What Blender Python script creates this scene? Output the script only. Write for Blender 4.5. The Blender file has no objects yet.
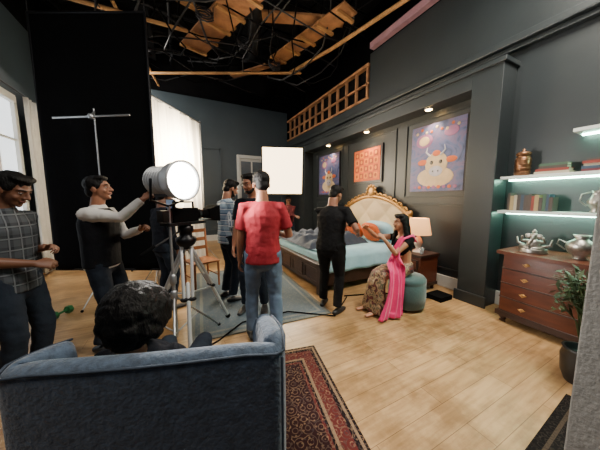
import bpy, math, random
from mathutils import Vector as V, Matrix, noise
random.seed(3)
SC=bpy.context.scene
def T(x,y=0,z=0):
    return Matrix.Translation(V((x,y,z)))
def R(a,ax): return Matrix.Rotation(math.radians(a),4,ax)
def c(r,g,b):
    def f(u):
        u/=255.0
        return u/12.92 if u<=.04045 else ((u+.055)/1.055)**2.4
    return (f(r),f(g),f(b),1)
def sc(col,k): return (min(1,col[0]*k),min(1,col[1]*k),min(1,col[2]*k),1)
# ---------------------------------------------------------------- materials
def mat(name,col,rough=.6,metal=0,var=.15,scale=6,bump=.08,bscale=40,emit=0,ecol=None,sheen=0,trans=0,stretch=None,spec=.5):
    m=bpy.data.materials.new(name); m.use_nodes=True; nt=m.node_tree; b=nt.nodes['Principled BSDF']
    b.inputs['Roughness'].default_value=rough; b.inputs['Metallic'].default_value=metal; b.inputs['Specular IOR Level'].default_value=spec
    tc=nt.nodes.new('ShaderNodeTexCoord'); mp=nt.nodes.new('ShaderNodeMapping')
    nt.links.new(tc.outputs['Object'],mp.inputs[0])
    if stretch: mp.inputs['Scale'].default_value=stretch
    n=nt.nodes.new('ShaderNodeTexNoise'); n.inputs['Scale'].default_value=scale; n.inputs['Detail'].default_value=5
    nt.links.new(mp.outputs[0],n.inputs[0])
    mx=nt.nodes.new('ShaderNodeMix'); mx.data_type='RGBA'
    rp=nt.nodes.new('ShaderNodeMapRange'); rp.inputs[1].default_value=.3; rp.inputs[2].default_value=.7
    nt.links.new(n.outputs[0],rp.inputs[0]); nt.links.new(rp.outputs[0],mx.inputs[0])
    mx.inputs[6].default_value=sc(col,1-var); mx.inputs[7].default_value=sc(col,1+var)
    nt.links.new(mx.outputs[2],b.inputs['Base Color'])
    if bump:
        n2=nt.nodes.new('ShaderNodeTexNoise'); n2.inputs['Scale'].default_value=bscale; n2.inputs['Detail'].default_value=4
        nt.links.new(mp.outputs[0],n2.inputs[0])
        bp=nt.nodes.new('ShaderNodeBump'); bp.inputs['Strength'].default_value=min(1,bump*4); bp.inputs['Distance'].default_value=.01
        nt.links.new(n2.outputs[0],bp.inputs['Height']); nt.links.new(bp.outputs[0],b.inputs['Normal'])
    if emit:
        b.inputs['Emission Color'].default_value=ecol or col; b.inputs['Emission Strength'].default_value=emit
    if sheen: b.inputs['Sheen Weight'].default_value=sheen
    if trans: b.inputs['Transmission Weight'].default_value=trans
    return m
def mth(nt,op,a,b=None):
    n=nt.nodes.new('ShaderNodeMath'); n.operation=op
    for i,x in enumerate((a,b)):
        if x is None: continue
        if isinstance(x,(int,float)): n.inputs[i].default_value=x
        else: nt.links.new(x,n.inputs[i])
    return n.outputs[0]
def plaid(name,c1,c2,c3,s=14):
    m=bpy.data.materials.new(name); m.use_nodes=True; nt=m.node_tree; b=nt.nodes['Principled BSDF']; b.inputs['Roughness'].default_value=.85
    tc=nt.nodes.new('ShaderNodeTexCoord'); sp=nt.nodes.new('ShaderNodeSeparateXYZ'); nt.links.new(tc.outputs['Object'],sp.inputs[0])
    xy=mth(nt,'ADD',sp.outputs[0],mth(nt,'MULTIPLY',sp.outputs[1],.8))
    a=mth(nt,'GREATER_THAN',mth(nt,'FRACT',mth(nt,'MULTIPLY',xy,s)),.55)
    d=mth(nt,'GREATER_THAN',mth(nt,'FRACT',mth(nt,'MULTIPLY',sp.outputs[2],s)),.55)
    m1=nt.nodes.new('ShaderNodeMix'); m1.data_type='RGBA'; m1.inputs[6].default_value=c1; m1.inputs[7].default_value=c2
    nt.links.new(mth(nt,'MULTIPLY',mth(nt,'ADD',a,d),.5),m1.inputs[0])
    m2=nt.nodes.new('ShaderNodeMix'); m2.data_type='RGBA'; nt.links.new(m1.outputs[2],m2.inputs[6]); m2.inputs[7].default_value=c3
    e=mth(nt,'GREATER_THAN',mth(nt,'FRACT',mth(nt,'ADD',mth(nt,'MULTIPLY',xy,s),.25)),.88)
    f=mth(nt,'GREATER_THAN',mth(nt,'FRACT',mth(nt,'ADD',mth(nt,'MULTIPLY',sp.outputs[2],s),.25)),.88)
    nt.links.new(mth(nt,'MAXIMUM',e,f),m2.inputs[0]); nt.links.new(m2.outputs[2],b.inputs['Base Color'])
    return m
def floor_mat():
    m=bpy.data.materials.new('wood_planks'); m.use_nodes=True; nt=m.node_tree; b=nt.nodes['Principled BSDF']
    tc=nt.nodes.new('ShaderNodeTexCoord')
    br=nt.nodes.new('ShaderNodeTexBrick'); nt.links.new(tc.outputs['Object'],br.inputs[0])
    br.inputs['Scale'].default_value=1; br.inputs['Brick Width'].default_value=1.3; br.inputs['Row Height'].default_value=.17
    br.inputs['Mortar Size'].default_value=.0022; br.inputs['Mortar Smooth'].default_value=.3
    br.inputs['Color1'].default_value=c(190,155,110); br.inputs['Color2'].default_value=c(178,143,99); br.inputs['Mortar'].default_value=c(128,96,62)
    mp=nt.nodes.new('ShaderNodeMapping'); mp.inputs['Scale'].default_value=(1.5,14,1); nt.links.new(tc.outputs['Object'],mp.inputs[0])
    g=nt.nodes.new('ShaderNodeTexNoise'); g.inputs['Scale'].default_value=2.2; g.inputs['Detail'].default_value=8; nt.links.new(mp.outputs[0],g.inputs[0])
    p=nt.nodes.new('ShaderNodeTexNoise'); p.inputs['Scale'].default_value=2.2; p.inputs['Detail'].default_value=9; p.inputs['Roughness'].default_value=.65; nt.links.new(tc.outputs['Object'],p.inputs[0])
    m1=nt.nodes.new('ShaderNodeMix'); m1.data_type='RGBA'; m1.blend_type='MULTIPLY'; m1.inputs[0].default_value=.7
    rg=nt.nodes.new('ShaderNodeValToRGB'); rg.color_ramp.elements[0].position=.3; rg.color_ramp.elements[0].color=(.55,.48,.4,1); rg.color_ramp.elements[1].position=.65; rg.color_ramp.elements[1].color=(1,1,1,1)
    nt.links.new(g.outputs[0],rg.inputs[0]); nt.links.new(br.outputs[0],m1.inputs[6]); nt.links.new(rg.outputs[0],m1.inputs[7])
    m2=nt.nodes.new('ShaderNodeMix'); m2.data_type='RGBA'; m2.blend_type='MULTIPLY'; m2.inputs[0].default_value=.75
    rr=nt.nodes.new('ShaderNodeValToRGB'); rr.color_ramp.elements[0].position=.40; rr.color_ramp.elements[0].color=(.52,.46,.39,1); rr.color_ramp.elements[1].position=.55; rr.color_ramp.elements[1].color=(1,1,1,1)
    nt.links.new(p.outputs[0],rr.inputs[0]); nt.links.new(m1.outputs[2],m2.inputs[6]); nt.links.new(rr.outputs[0],m2.inputs[7])
    nt.links.new(m2.outputs[2],b.inputs['Base Color'])
    nt.links.new(mth(nt,'ADD',mth(nt,'MULTIPLY',p.outputs[0],.4),.2),b.inputs['Roughness'])
    return m
def rug_mat(name,w,h,bands,field,motif,s=9):
    m=bpy.data.materials.new(name); m.use_nodes=True; nt=m.node_tree; b=nt.nodes['Principled BSDF']; b.inputs['Roughness'].default_value=.95; b.inputs['Specular IOR Level'].default_value=.1
    tc=nt.nodes.new('ShaderNodeTexCoord'); sp=nt.nodes.new('ShaderNodeSeparateXYZ'); nt.links.new(tc.outputs['Object'],sp.inputs[0])
    ax=mth(nt,'SUBTRACT',w,mth(nt,'ABSOLUTE',sp.outputs[0])); ay=mth(nt,'SUBTRACT',h,mth(nt,'ABSOLUTE',sp.outputs[1]))
    d=mth(nt,'MINIMUM',ax,ay)
    r=nt.nodes.new('ShaderNodeValToRGB'); r.color_ramp.interpolation='CONSTANT'
    nt.links.new(mth(nt,'MULTIPLY',d,2.0),r.inputs[0])
    e=r.color_ramp.elements; e[0].position=0; e[0].color=bands[0][1]; e[1].position=min(1,bands[-1][0]*2); e[1].color=bands[-1][1]
    for q in bands[1:-1]:
        k=e.new(min(1,q[0]*2)); k.color=q[1]
    vo=nt.nodes.new('ShaderNodeTexVoronoi'); vo.inputs['Scale'].default_value=s; vo.inputs['Randomness'].default_value=.35; nt.links.new(tc.outputs['Object'],vo.inputs[0])
    v2=nt.nodes.new('ShaderNodeTexVoronoi'); v2.inputs['Scale'].default_value=s*3.2; nt.links.new(tc.outputs['Object'],v2.inputs[0])
    rings=mth(nt,'GREATER_THAN',mth(nt,'FRACT',mth(nt,'MULTIPLY',vo.outputs[0],3.5)),.75)
    dots=mth(nt,'LESS_THAN',v2.outputs[0],.3)
    f=mth(nt,'MULTIPLY',mth(nt,'MAXIMUM',rings,dots),.6)
    mx=nt.nodes.new('ShaderNodeMix'); mx.data_type='RGBA'; nt.links.new(f,mx.inputs[0]); nt.links.new(r.outputs[0],mx.inputs[6])
    m3=nt.nodes.new('ShaderNodeMix'); m3.data_type='RGBA'; nt.links.new(v2.outputs['Color'],m3.inputs[0]); m3.inputs[6].default_value=motif[0]; m3.inputs[7].default_value=motif[1]
    nt.links.new(m3.outputs[2],mx.inputs[7]); nt.links.new(mx.outputs[2],b.inputs['Base Color'])
    return m
def art_mat(name,cols,s=3,dist=3):
    m=bpy.data.materials.new(name); m.use_nodes=True; nt=m.node_tree; b=nt.nodes['Principled BSDF']; b.inputs['Roughness'].default_value=.5
    tc=nt.nodes.new('ShaderNodeTexCoord'); n=nt.nodes.new('ShaderNodeTexNoise'); n.inputs['Scale'].default_value=s; n.inputs['Distortion'].default_value=dist; n.inputs['Detail'].default_value=4
    nt.links.new(tc.outputs['Object'],n.inputs[0]); r=nt.nodes.new('ShaderNodeValToRGB'); nt.links.new(n.outputs[0],r.inputs[0])
    e=r.color_ramp.elements; e[0].position=.3; e[0].color=cols[0]; e[1].position=.7; e[1].color=cols[-1]
    for i,q in enumerate(cols[1:-1]):
        k=e.new(.3+.4*(i+1)/(len(cols)-1)); k.color=q
    nt.links.new(r.outputs[0],b.inputs['Base Color']); return m
# ---------------------------------------------------------------- mesh builder
class MB:
    def __init__(s,name,M=None):
        s.name=name; s.v=[]; s.f=[]; s.mi=[]; s.sm=[]; s.mats=[]; s.M=M or Matrix()
    def add(s,vs,fs,m,smooth=False,M=None):
        o=len(s.v); MM=s.M@M if M is not None else s.M
        s.v+= [MM@V(p) for p in vs]
        if m not in s.mats: s.mats.append(m)
        k=s.mats.index(m)
        for f in fs:
            s.f.append([o+i for i in f]); s.mi.append(k); s.sm.append(smooth)
    def box(s,a,b,m,M=None):
        x0,y0,z0=a; x1,y1,z1=b
        s.add([(x0,y0,z0),(x1,y0,z0),(x1,y1,z0),(x0,y1,z0),(x0,y0,z1),(x1,y0,z1),(x1,y1,z1),(x0,y1,z1)],
              [(0,3,2,1),(4,5,6,7),(0,1,5,4),(1,2,6,5),(2,3,7,6),(3,0,4,7)],m,False,M)
    def rbox(s,a,b,m,M=None,p=4,n=10):
        ce=[(a[i]+b[i])/2 for i in range(3)]; h=[(b[i]-a[i])/2 for i in range(3)]
        vs=[];fs=[]
        sg=lambda w,e:math.copysign(abs(w)**e,w)
        U=2*n;W=n
        for j in range(W+1):
            ph=-math.pi/2+math.pi*j/W
            for i in range(U):
                th=2*math.pi*i/U
                e=2.0/p
                vs.append((ce[0]+h[0]*sg(math.cos(ph),e)*sg(math.cos(th),e),ce[1]+h[1]*sg(math.cos(ph),e)*sg(math.sin(th),e),ce[2]+h[2]*sg(math.sin(ph),e)))
        for j in range(W):
            for i in range(U):
                fs.append((j*U+i,j*U+(i+1)%U,(j+1)*U+(i+1)%U,(j+1)*U+i))
        s.add(vs,fs,m,True,M)
    def ell(s,ce,r,m,M=None,U=16,W=10):
        if not isinstance(r,(tuple,list)): r=(r,r,r)
        vs=[];fs=[]
        for j in range(1,W):
            ph=-math.pi/2+math.pi*j/W
            for i in range(U):
                th=2*math.pi*i/U
                vs.append((ce[0]+r[0]*math.cos(ph)*math.cos(th),ce[1]+r[1]*math.cos(ph)*math.sin(th),ce[2]+r[2]*math.sin(ph)))
        for j in range(W-2):
            for i in range(U): fs.append((j*U+i,j*U+(i+1)%U,(j+1)*U+(i+1)%U,(j+1)*U+i))
        b=len(vs); vs.append((ce[0],ce[1],ce[2]-r[2])); vs.append((ce[0],ce[1],ce[2]+r[2]))
        for i in range(U):
            fs.append((b,(i+1)%U,i)); fs.append((b+1,(W-2)*U+i,(W-2)*U+(i+1)%U))
        s.add(vs,fs,m,True,M)
    def tube(s,pts,rad,m,seg=12,ref=None,rnd=True,M=None,smooth=True):
        pts=[V(p) for p in pts]
        if not isinstance(rad,(list,)): rad=[rad]*len(pts)
        rad=[(r,r) if not isinstance(r,(tuple,list)) else r for r in rad]
        d=(pts[-1]-pts[0]); 
        if ref is None:
            ax=[abs(d.x),abs(d.y),abs(d.z)]; k=ax.index(min(ax)); ref=V((0,0,0)); ref[k]=1
        ref=V(ref)
        P=[];RR=[];TT=[]
        n=len(pts)
        for i in range(n):
            if i==0: t=pts[1]-pts[0]
            elif i==n-1: t=pts[-1]-pts[-2]
            else: t=(pts[i]-pts[i-1]).normalized()+(pts[i+1]-pts[i]).normalized()
            t=t.normalized(); P.append(pts[i]);RR.append(rad[i]);TT.append(t)
        if rnd:
            p0,r0,t0=P[0],RR[0],TT[0]; p1,r1,t1=P[-1],RR[-1],TT[-1]
            for a in (35,65,82):
                k,q=math.cos(math.radians(a)),math.sin(math.radians(a))
                P.insert(0,p0-t0*min(r0)*q);RR.insert(0,(r0[0]*k,r0[1]*k));TT.insert(0,t0)
                P.append(p1+t1*min(r1)*q);RR.append((r1[0]*k,r1[1]*k));TT.append(t1)
        vs=[];fs=[]
        for p,r,t in zip(P,RR,TT):
            x=ref-t*ref.dot(t)
            if x.length<1e-3: x=t.orthogonal()
            x.normalize(); y=t.cross(x)
            for i in range(seg):
                a=2*math.pi*i/seg; vs.append(p+x*math.cos(a)*r[0]+y*math.sin(a)*r[1])
        N=len(P)
        for j in range(N-1):
            for i in range(seg): fs.append((j*seg+i,j*seg+(i+1)%seg,(j+1)*seg+(i+1)%seg,(j+1)*seg+i))
        s.add(vs,fs,m,smooth,M)
        s.add([vs[i] for i in range(seg)],[tuple(reversed(range(seg)))],m,False,M)
        s.add([vs[(N-1)*seg+i] for i in range(seg)],[tuple(range(seg))],m,False,M)
    def lathe(s,prof,m,ce=(0,0,0),seg=24,M=None,smooth=True):
        vs=[];fs=[]
        for r,z in prof:
            for i in range(seg):
                a=2*math.pi*i/seg; vs.append((ce[0]+r*math.cos(a),ce[1]+r*math.sin(a),ce[2]+z))
        for j in range(len(prof)-1):
            for i in range(seg): fs.append((j*seg+i,j*seg+(i+1)%seg,(j+1)*seg+(i+1)%seg,(j+1)*seg+i))
        s.add(vs,fs,m,smooth,M)
        if prof[0][0]>1e-4: s.add(vs[:seg],[tuple(reversed(range(seg)))],m,False,M)
        if prof[-1][0]>1e-4: s.add(vs[-seg:],[tuple(range(seg))],m,False,M)
    def grid(s,fn,nu,nv,m,smooth=True,M=None):
        vs=[fn(i/nu,j/nv) for j in range(nv+1) for i in range(nu+1)]
        fs=[(j*(nu+1)+i,j*(nu+1)+i+1,(j+1)*(nu+1)+i+1,(j+1)*(nu+1)+i) for j in range(nv) for i in range(nu)]
        s.add(vs,fs,m,smooth,M)
    def mesh(s,org=V((0,0,0))):
        me=bpy.data.meshes.new(s.name); me.from_pydata([p-org for p in s.v],[],s.f)
        for m in s.mats: me.materials.append(m)
        me.polygons.foreach_set('material_index',s.mi); me.polygons.foreach_set('use_smooth',s.sm); me.update(); return me
    def done(s,bevel=0,parent=None,solid=0,org=None,weld=False):
        if org is None:
            mn=[min(p[i] for p in s.v) for i in range(3)]; mx=[max(p[i] for p in s.v) for i in range(3)]
            org=V(((mn[0]+mx[0])/2,(mn[1]+mx[1])/2,mn[2]))
        ob=bpy.data.objects.new(s.name,s.mesh(org)); SC.collection.objects.link(ob); ob.location=org
        if solid:
            q=ob.modifiers.new('s','SOLIDIFY'); q.thickness=solid
        if bevel:
            q=ob.modifiers.new('b','BEVEL'); q.width=bevel; q.segments=2; q.limit_method='ANGLE'; q.angle_limit=math.radians(50)
        if parent:
            ob.parent=parent; ob.matrix_parent_inverse=Matrix.Translation(-parent.location)
        return ob
def empty(name,loc):
    e=bpy.data.objects.new(name,None); e.location=loc; e.empty_display_size=.1; SC.collection.objects.link(e); return e
TEX={}
def remesh(mb,vox,parent,sm=4,disp=0,dsc=.1):
    ob=bpy.data.objects.new(mb.name,mb.mesh()); SC.collection.objects.link(ob)
    q=ob.modifiers.new('r','REMESH'); q.mode='VOXEL'; q.voxel_size=vox; q.use_smooth_shade=True
    if sm:
        q=ob.modifiers.new('sm','SMOOTH'); q.factor=.5; q.iterations=sm
    if disp:
        if dsc not in TEX:
            t=bpy.data.textures.new('folds%g'%dsc,'CLOUDS'); t.noise_scale=dsc; t.noise_depth=2; t.noise_basis='ORIGINAL_PERLIN'; TEX[dsc]=t
        q=ob.modifiers.new('d','DISPLACE'); q.texture=TEX[dsc]; q.strength=disp; q.mid_level=.5; q.texture_coords='GLOBAL'
        if sm: q=ob.modifiers.new('sm2','SMOOTH'); q.factor=.5; q.iterations=1
    dg=bpy.context.evaluated_depsgraph_get(); dg.update()
    me=bpy.data.meshes.new_from_object(ob.evaluated_get(dg))
    ob.modifiers.clear(); old=ob.data; ob.data=me; bpy.data.meshes.remove(old); me.name=mb.name
    if not me.materials: me.materials.append(mb.mats[0])
    for p in me.polygons: p.use_smooth=True
    if parent:
        ob.parent=parent; ob.matrix_parent_inverse=Matrix.Translation(-parent.location)
    return ob
def ik(a,t,l1,l2,pole):
    d=t-a; L=max(.08,min(d.length,(l1+l2)*.995)); u=d.normalized(); t=a+u*L
    x=(l1*l1-l2*l2+L*L)/(2*L); h=math.sqrt(max(l1*l1-x*x,0)); pv=pole-u*pole.dot(u); pv.normalize()
    return a+u*x+pv*h,t
# ---------------------------------------------------------------- people
M_EYE=mat('eye_white',c(190,182,175),.3,var=.02,bump=0); M_IRIS=mat('iris',c(25,15,10),.2,bump=0)
M_HAIR=mat('black_hair',c(11,9,9),.6,var=.4,scale=30,bump=.2,bscale=90,stretch=(1,1,.35),spec=.2); M_LIP=mat('lips',c(120,66,58),.5,bump=0)
M_SHOE=mat('shoe_dark',c(28,28,30),.5)
SKIN1=mat('skin_brown',c(142,94,70),.5,var=.06,bump=.02); SKIN2=mat('skin_deep',c(110,72,53),.5,var=.06,bump=.02); SKIN3=mat('skin_light',c(182,130,100),.48,var=.05,bump=.02)
def hand(mb,w,d,n,side,curl,m,k=1.0):
    d=d.normalized(); n=(n-d*n.dot(d)).normalized(); s=d.cross(n)*side
    mb.tube([w-d*.03,w,w+d*.03*k,w+d*.07*k,w+d*.088*k],[(.024,.02),(.026,.019),(.036,.016),(.04,.015),(.036,.012)],m,12,ref=s)
    L=[.062,.074,.069,.054]
    for i in range(4):
        b=w+d*(.083-.004*abs(i-1))*k+s*(.03-.02*i)*k; dd=(d+s*(.12-.08*i)).normalized(); pts=[b-dd*.02]; pts.append(b)
        a=0
        for j,fr in enumerate((.45,.32,.26)):
            a+=curl*(1+.12*i); q=dd*math.cos(a)+n*math.sin(a); b=b+q*L[i]*fr*k; pts.append(b)
        mb.tube(pts,[.0085*k,.0088*k,.008*k,.0075*k,.0062*k],m,8,ref=s)
    b=w+d*.02*k+s*.022*k; dd=(d*.65+s*.75+n*.25).normalized(); p2=b+dd*.04*k; q=(d*.9+s*.2+n*(.2+curl)).normalized(); p3=p2+q*.03*k; p4=p3+(q+n*curl*.4).normalized()*.024*k
    mb.tube([b-dd*.01,b,p2,p3,p4],[.013*k,.014*k,.011*k,.010*k,.0075*k],m,8)
def person(name,loc,phi,H=1.72,skin=SKIN1,shirt=None,pants=None,hair='short',sleeve='short',wl=None,wr=None,lean=0.0,tilt=0.0,
           pelvis=(0,0,.945),al=None,ar=None,yaw=0,pitch=0,beard=False,vox=.0055,vest=None,fem=False,shoes=None,curl=.3,collar=None,legs=True,bushy=1.0,pl=None,pr=None,w=1.0,glasses=False):
    s=H/1.72; M=T(loc[0],loc[1],loc[2] if len(loc)>2 else 0)@R(phi,'Z')@Matrix.Scale(s,4); Mi=M.inverted()
    root=empty(name,(loc[0],loc[1],0)); kw=(.86 if fem else 1.0)*w
    P=V(pelvis); u=V((tilt,lean,1)).normalized(); at=lambda t:P+u*t
    side=V((1,0,0)); side=(side-u*side.dot(u)).normalized()
    nb=at(.50); nt_=at(.555)+V((0,.012,0)); hc=M@T(*nt_)@R(yaw,'Z')@R(-pitch,'X')@T(0,.022,.105)
    sh={}
    el={};wr_={}
    for k,sg,tg,pp in (('l',-1,wl,pl),('r',1,wr,pr)):
        sh[k]=at(.43)+side*sg*.172*kw
        t=(Mi@V(tg)) if tg is not None else V((sg*.235*kw,.07,P.z-.11))
        pole=V(pp) if pp is not None else V((sg*.25,-.9,-.6))
        e,t2=ik(sh[k],t,.285,.25,pole); el[k]=e; wr_[k]=t2
    sk=MB('body',M)
    sk.tube([at(.30),at(.38),at(.43),at(.47),nb,nt_+V((0,0,.02))],[(.13*kw,.09),(.165*kw,.105),(.13*kw,.085),(.085*kw,.065),(.060*kw,.058),(.056*kw,.056)],skin,18,ref=side)
    if fem: sk.tube([at(.0),at(.12),at(.3)],[(.13,.1),(.115,.09),(.13,.1)],skin,18,ref=side)
    for k,sg in (('l',-1),('r',1)):
        S,E,W=sh[k],el[k],wr_[k]
        a=.9 if fem else 1
        sk.tube([at(.43)+side*sg*.06,S,S.lerp(E,.4),S.lerp(E,.85),E,E.lerp(W,.25),E.lerp(W,.7),W],[.05*a,.055*a,.05*a,.04*a,.039*a,.041*a,.031*a,.025*a],skin,12)
        d=(W-E).normalized(); n=V((-sg,0,0)) if abs(d.x)<.8 else V((0,0,-1))
        if (wl if k=='l' else wr) is not None: n=V((-sg*.6,0,-.6))
        hand(sk,W,d,n,1 if sg*1>0 else -1,curl,skin,.98 if not fem else .88)
    sk.M=hc
    F=skin
    sk.tube([(0,-.02,-.12),(0,-.012,-.04)],[.052,.054],F,12)
    sk.ell((0,-.01,.03),(.076,.094,.086),F); sk.ell((0,.022,-.018),(.063,.068,.09),F); sk.ell((0,.04,-.075),(.042,.042,.034),F)
    sk.ell((0,.068,-.092),(.02,.018,.015),F)
    sk.tube([(0,.082,.022),(0,.096,0),(0,.108,-.022)],[.009,.010,.013],F,10); sk.ell((.013,.096,-.026),(.009,.011,.008),F); sk.ell((-.013,.096,-.026),(.009,.011,.008),F)
    sk.tube([(-.042,.066,.03),(-.018,.08,.032),(.018,.08,.032),(.042,.066,.03)],.011,F,8)
    for g in(-1,1):
        sk.ell((g*.036,.06,-.028),(.022,.02,.022),F); sk.ell((g*.077,-.006,-.008),(.009,.02,.031),F,M=T(0,0,0))
    sk.tube([(-.02,.078,-.052),(0,.09,-.05),(.02,.078,-.052)],[.008,.010,.008],F,8)
    remesh(sk,vox,root,2)
    fd=MB('face',hc)
    for g in(-1,1):
        fd.ell((g*.031,.0715,.008),(.0125,.0125,.0058),M_EYE); fd.ell((g*.031,.0815,.008),(.0055,.004,.0052),M_IRIS)
        fd.tube([(g*.019,.081,.0145),(g*.031,.0835,.0165),(g*.043,.075,.0135)],[.003,.0035,.003],F,6)
        fd.tube([(g*.014,.089,.029),(g*.032,.086,.034),(g*.05,.07,.029)],[.004,.0045,.003],M_HAIR,6)
    fd.tube([(-.021,.083,-.053),(-.008,.0945,-.0505),(.008,.0945,-.0505),(.021,.083,-.053)],[.003,.005,.005,.003],M_LIP,8)
    fd.tube([(-.018,.084,-.060),(0,.0935,-.060),(.018,.084,-.060)],[.003,.006,.003],M_LIP,8)
    if glasses:
        for g in(-1,1):
            pts=[(g*.031+.024*math.cos(a*math.pi/8),.094,.006+.019*math.sin(a*math.pi/8)) for a in range(17)]
            fd.tube(pts,.002,M_IRIS,6,ref=(0,1,0)); fd.tube([(g*.055,.094,.01),(g*.08,.0,.01)],.002,M_IRIS,6)
    fd.done(parent=root)
    h=MB('hair',hc)
    b=bushy
    h.ell((0,-.022,.048),(.086*b,.098*b,.084*b),M_HAIR); h.ell((0,-.062,-.02),(.066*b,.046*b,.062*b),M_HAIR)
    h.ell((0,.034,.098),(.062,.052,.03),M_HAIR)
    for g in(-1,1): h.ell((g*.07,.005,.03),(.014,.035,.04),M_HAIR); h.ell((g*.04,.03,.1),(.04,.045,.025),M_HAIR)
    if b>1.2:
        for i in range(34):
            a=i*2.4; zz=-.05+.18*((i*7)%34)/34; rr_=.088*b/1.4*math.sqrt(max(.1,1-((zz-.03)/.16)**2)); h.ell((rr_*math.cos(a),-.035+rr_*math.sin(a)*.95,zz),(.042,.042,.036),M_HAIR)
    if hair=='long':
        h.tube([(0,-.05,.06),(0,-.085,-.05),(0.0,-.10,-.18),(.02,-.10,-.34),(.02,-.08,-.48)],[(.08,.05),(.085,.045),(.10,.04),(.095,.04),(.04,.02)],M_HAIR,14,ref=(1,0,0))
        h.tube([(.06,-.01,.06),(.085,-.01,-.05),(.10,.01,-.18),(.11,.05,-.33)],[.03,.032,.035,.018],M_HAIR,10)
        h.tube([(-.06,-.01,.06),(-.085,-.02,-.05),(-.10,-.03,-.18),(-.11,-.03,-.36)],[.03,.032,.035,.018],M_HAIR,10)
    remesh(h,.008,root,2,disp=.014 if b<1.2 else .03,dsc=.03)
    if beard:
        q=MB('beard',hc); q.ell((0,.04,-.08),(.047,.046,.034),M_HAIR)
        for g in(-1,1): q.tube([(g*.066,.0,-.02),(g*.06,.02,-.06),(g*.04,.05,-.085)],[.010,.016,.02],M_HAIR,8)
        q.tube([(-.028,.078,-.052),(0,.093,-.040),(.028,.078,-.052)],[.005,.006,.005],M_HAIR,8)
        remesh(q,.006,root,2,disp=.005,dsc=.03)
    if shirt:
        st=MB('shirt',M)
        if fem: rr=[(.2,.13,.1),(.3,.155,.13),(.38,.17,.125),(.43,.13,.09),(.45,.10,.07)]
        else: rr=[(-.11,.178,.128),(-.03,.178,.13),(.06,.166,.125),(.14,.162,.122),(.25,.175,.13),(.35,.19,.132),(.41,.165,.11),(.46,.105,.085),(.49,.075,.068)]
        st.tube([at(a) for a,_,_ in rr],[(x*kw,y) for _,x,y in rr],shirt,22,ref=side,rnd=False)
        for k,sg in (('l',-1),('r',1)):
            S,E,W=sh[k],el[k],wr_[k]; I=at(.43)+side*sg*.08
            if sleeve=='long': st.tube([I,S,S.lerp(E,.5),E,E.lerp(W,.5),E.lerp(W,.93)],[.060,.066,.058,.051,.046,.037],shirt,14,rnd=False)
            elif sleeve=='roll': st.tube([I,S,S.lerp(E,.5),E,E.lerp(W,.3)],[.060,.066,.06,.054,.05],shirt,14,rnd=False)
            elif fem: st.tube([I,S,S.lerp(E,.3)],[.055,.06,.052],shirt,14,rnd=False)
            else: st.tube([I,S,S.lerp(E,.4),S.lerp(E,.75)],[.060,.067,.065,.066],shirt,14,rnd=False)
        if sleeve in('long','roll') or collar: st.tube([at(.475),at(.505)+V((0,-.004,0))],[.076,.068],shirt,16,rnd=False)
        remesh(st,.009,root,4,disp=.020 if not fem else .006,dsc=.07)
    if vest:
        vs=MB('waistcoat',M); rr=[(-.09,.186,.142),(.06,.184,.142),(.14,.182,.14),(.25,.194,.147),(.34,.198,.15),(.40,.172,.135),(.445,.138,.112),(.475,.10,.09)]
        vs.tube([at(a) for a,_,_ in rr],[(x*kw,y) for _,x,y in rr],vest,22,ref=side,rnd=False); remesh(vs,.010,root,3,disp=.012,dsc=.09)
    if legs:
        tr=MB('trousers',M); so=MB('shoes',M)
        tr.tube([at(-.09),P,at(.07)],[(.15*kw,.115),(.172*kw,.122),(.158*kw,.115)],pants,20,ref=side)
        for sg,tg in ((-1,al),(1,ar)):
            A=V(tg) if tg is not None else V((sg*.12,-.01,.09)); Hh=P+V((sg*.085*kw,0,-.03))
            K,A=ik(Hh,A,.42,.42,V((sg*.15,1,.0 if P.z>.8 else .6)))
            tr.tube([Hh+V((0,0,.03)),Hh.lerp(K,.35),K,K.lerp(A,.3),A+ (K-A).normalized()*.01],[(.098*kw),(.092*kw),.07,.068,.058],pants,16,rnd=False,ref=(1,0,0))
            f=V((sg*.18,1,0)).normalized(); g=V((A.x,A.y,A.z-.055))
            so.tube([g-f*.055,g,g+f*.07+V((0,0,-.005)),g+f*.15+V((0,0,-.008)),g+f*.19+V((0,0,-.012))],[(.034,.032),(.04,.045),(.046,.034),(.044,.026),(.03,.02)],shoes or M_SHOE,12,ref=(1,0,0))
        remesh(tr,.010,root,4,disp=.024,dsc=.08); remesh(so,.009,root,1)
    return root,M,dict(at=at,hc=hc,wr=wr_,el=el,sh=sh,P=P,M=M)
F_RED=mat('red_cotton',c(146,20,36),.85,bump=.05,bscale=120); F_BLACK=mat('black_cotton',c(14,14,16),.85,bump=.04,spec=.2); F_JEAN=mat('blue_denim',c(92,112,136),.85,var=.25,bump=.06,bscale=150)
F_DJEAN=mat('dark_denim',c(30,37,48),.85,var=.2,spec=.2); F_WHITE=mat('white_shirt',c(205,202,198),.8,var=.04,bump=.03); F_VEST=mat('dark_vest',c(16,18,24),.8,var=.1,spec=.2)
F_PL1=plaid('plaid_blue',c(150,170,185),c(70,95,125),c(215,220,222),13); F_PL2=plaid('plaid_grey',c(60,64,70),c(22,26,32),c(90,93,98),12)
F_MAR=mat('maroon_shirt',c(90,26,30),.85); F_NAVY=mat('navy_shirt',c(16,19,28),.85,spec=.2); F_PINK=mat('pink_sari',c(226,30,116),.55,var=.2,bump=.05,sheen=.4)
F_SKIRT=art_mat('floral_skirt',[c(20,18,22),c(120,50,50),c(30,28,28),c(170,138,104),c(60,70,50),c(185,155,125)],13,1)
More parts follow.
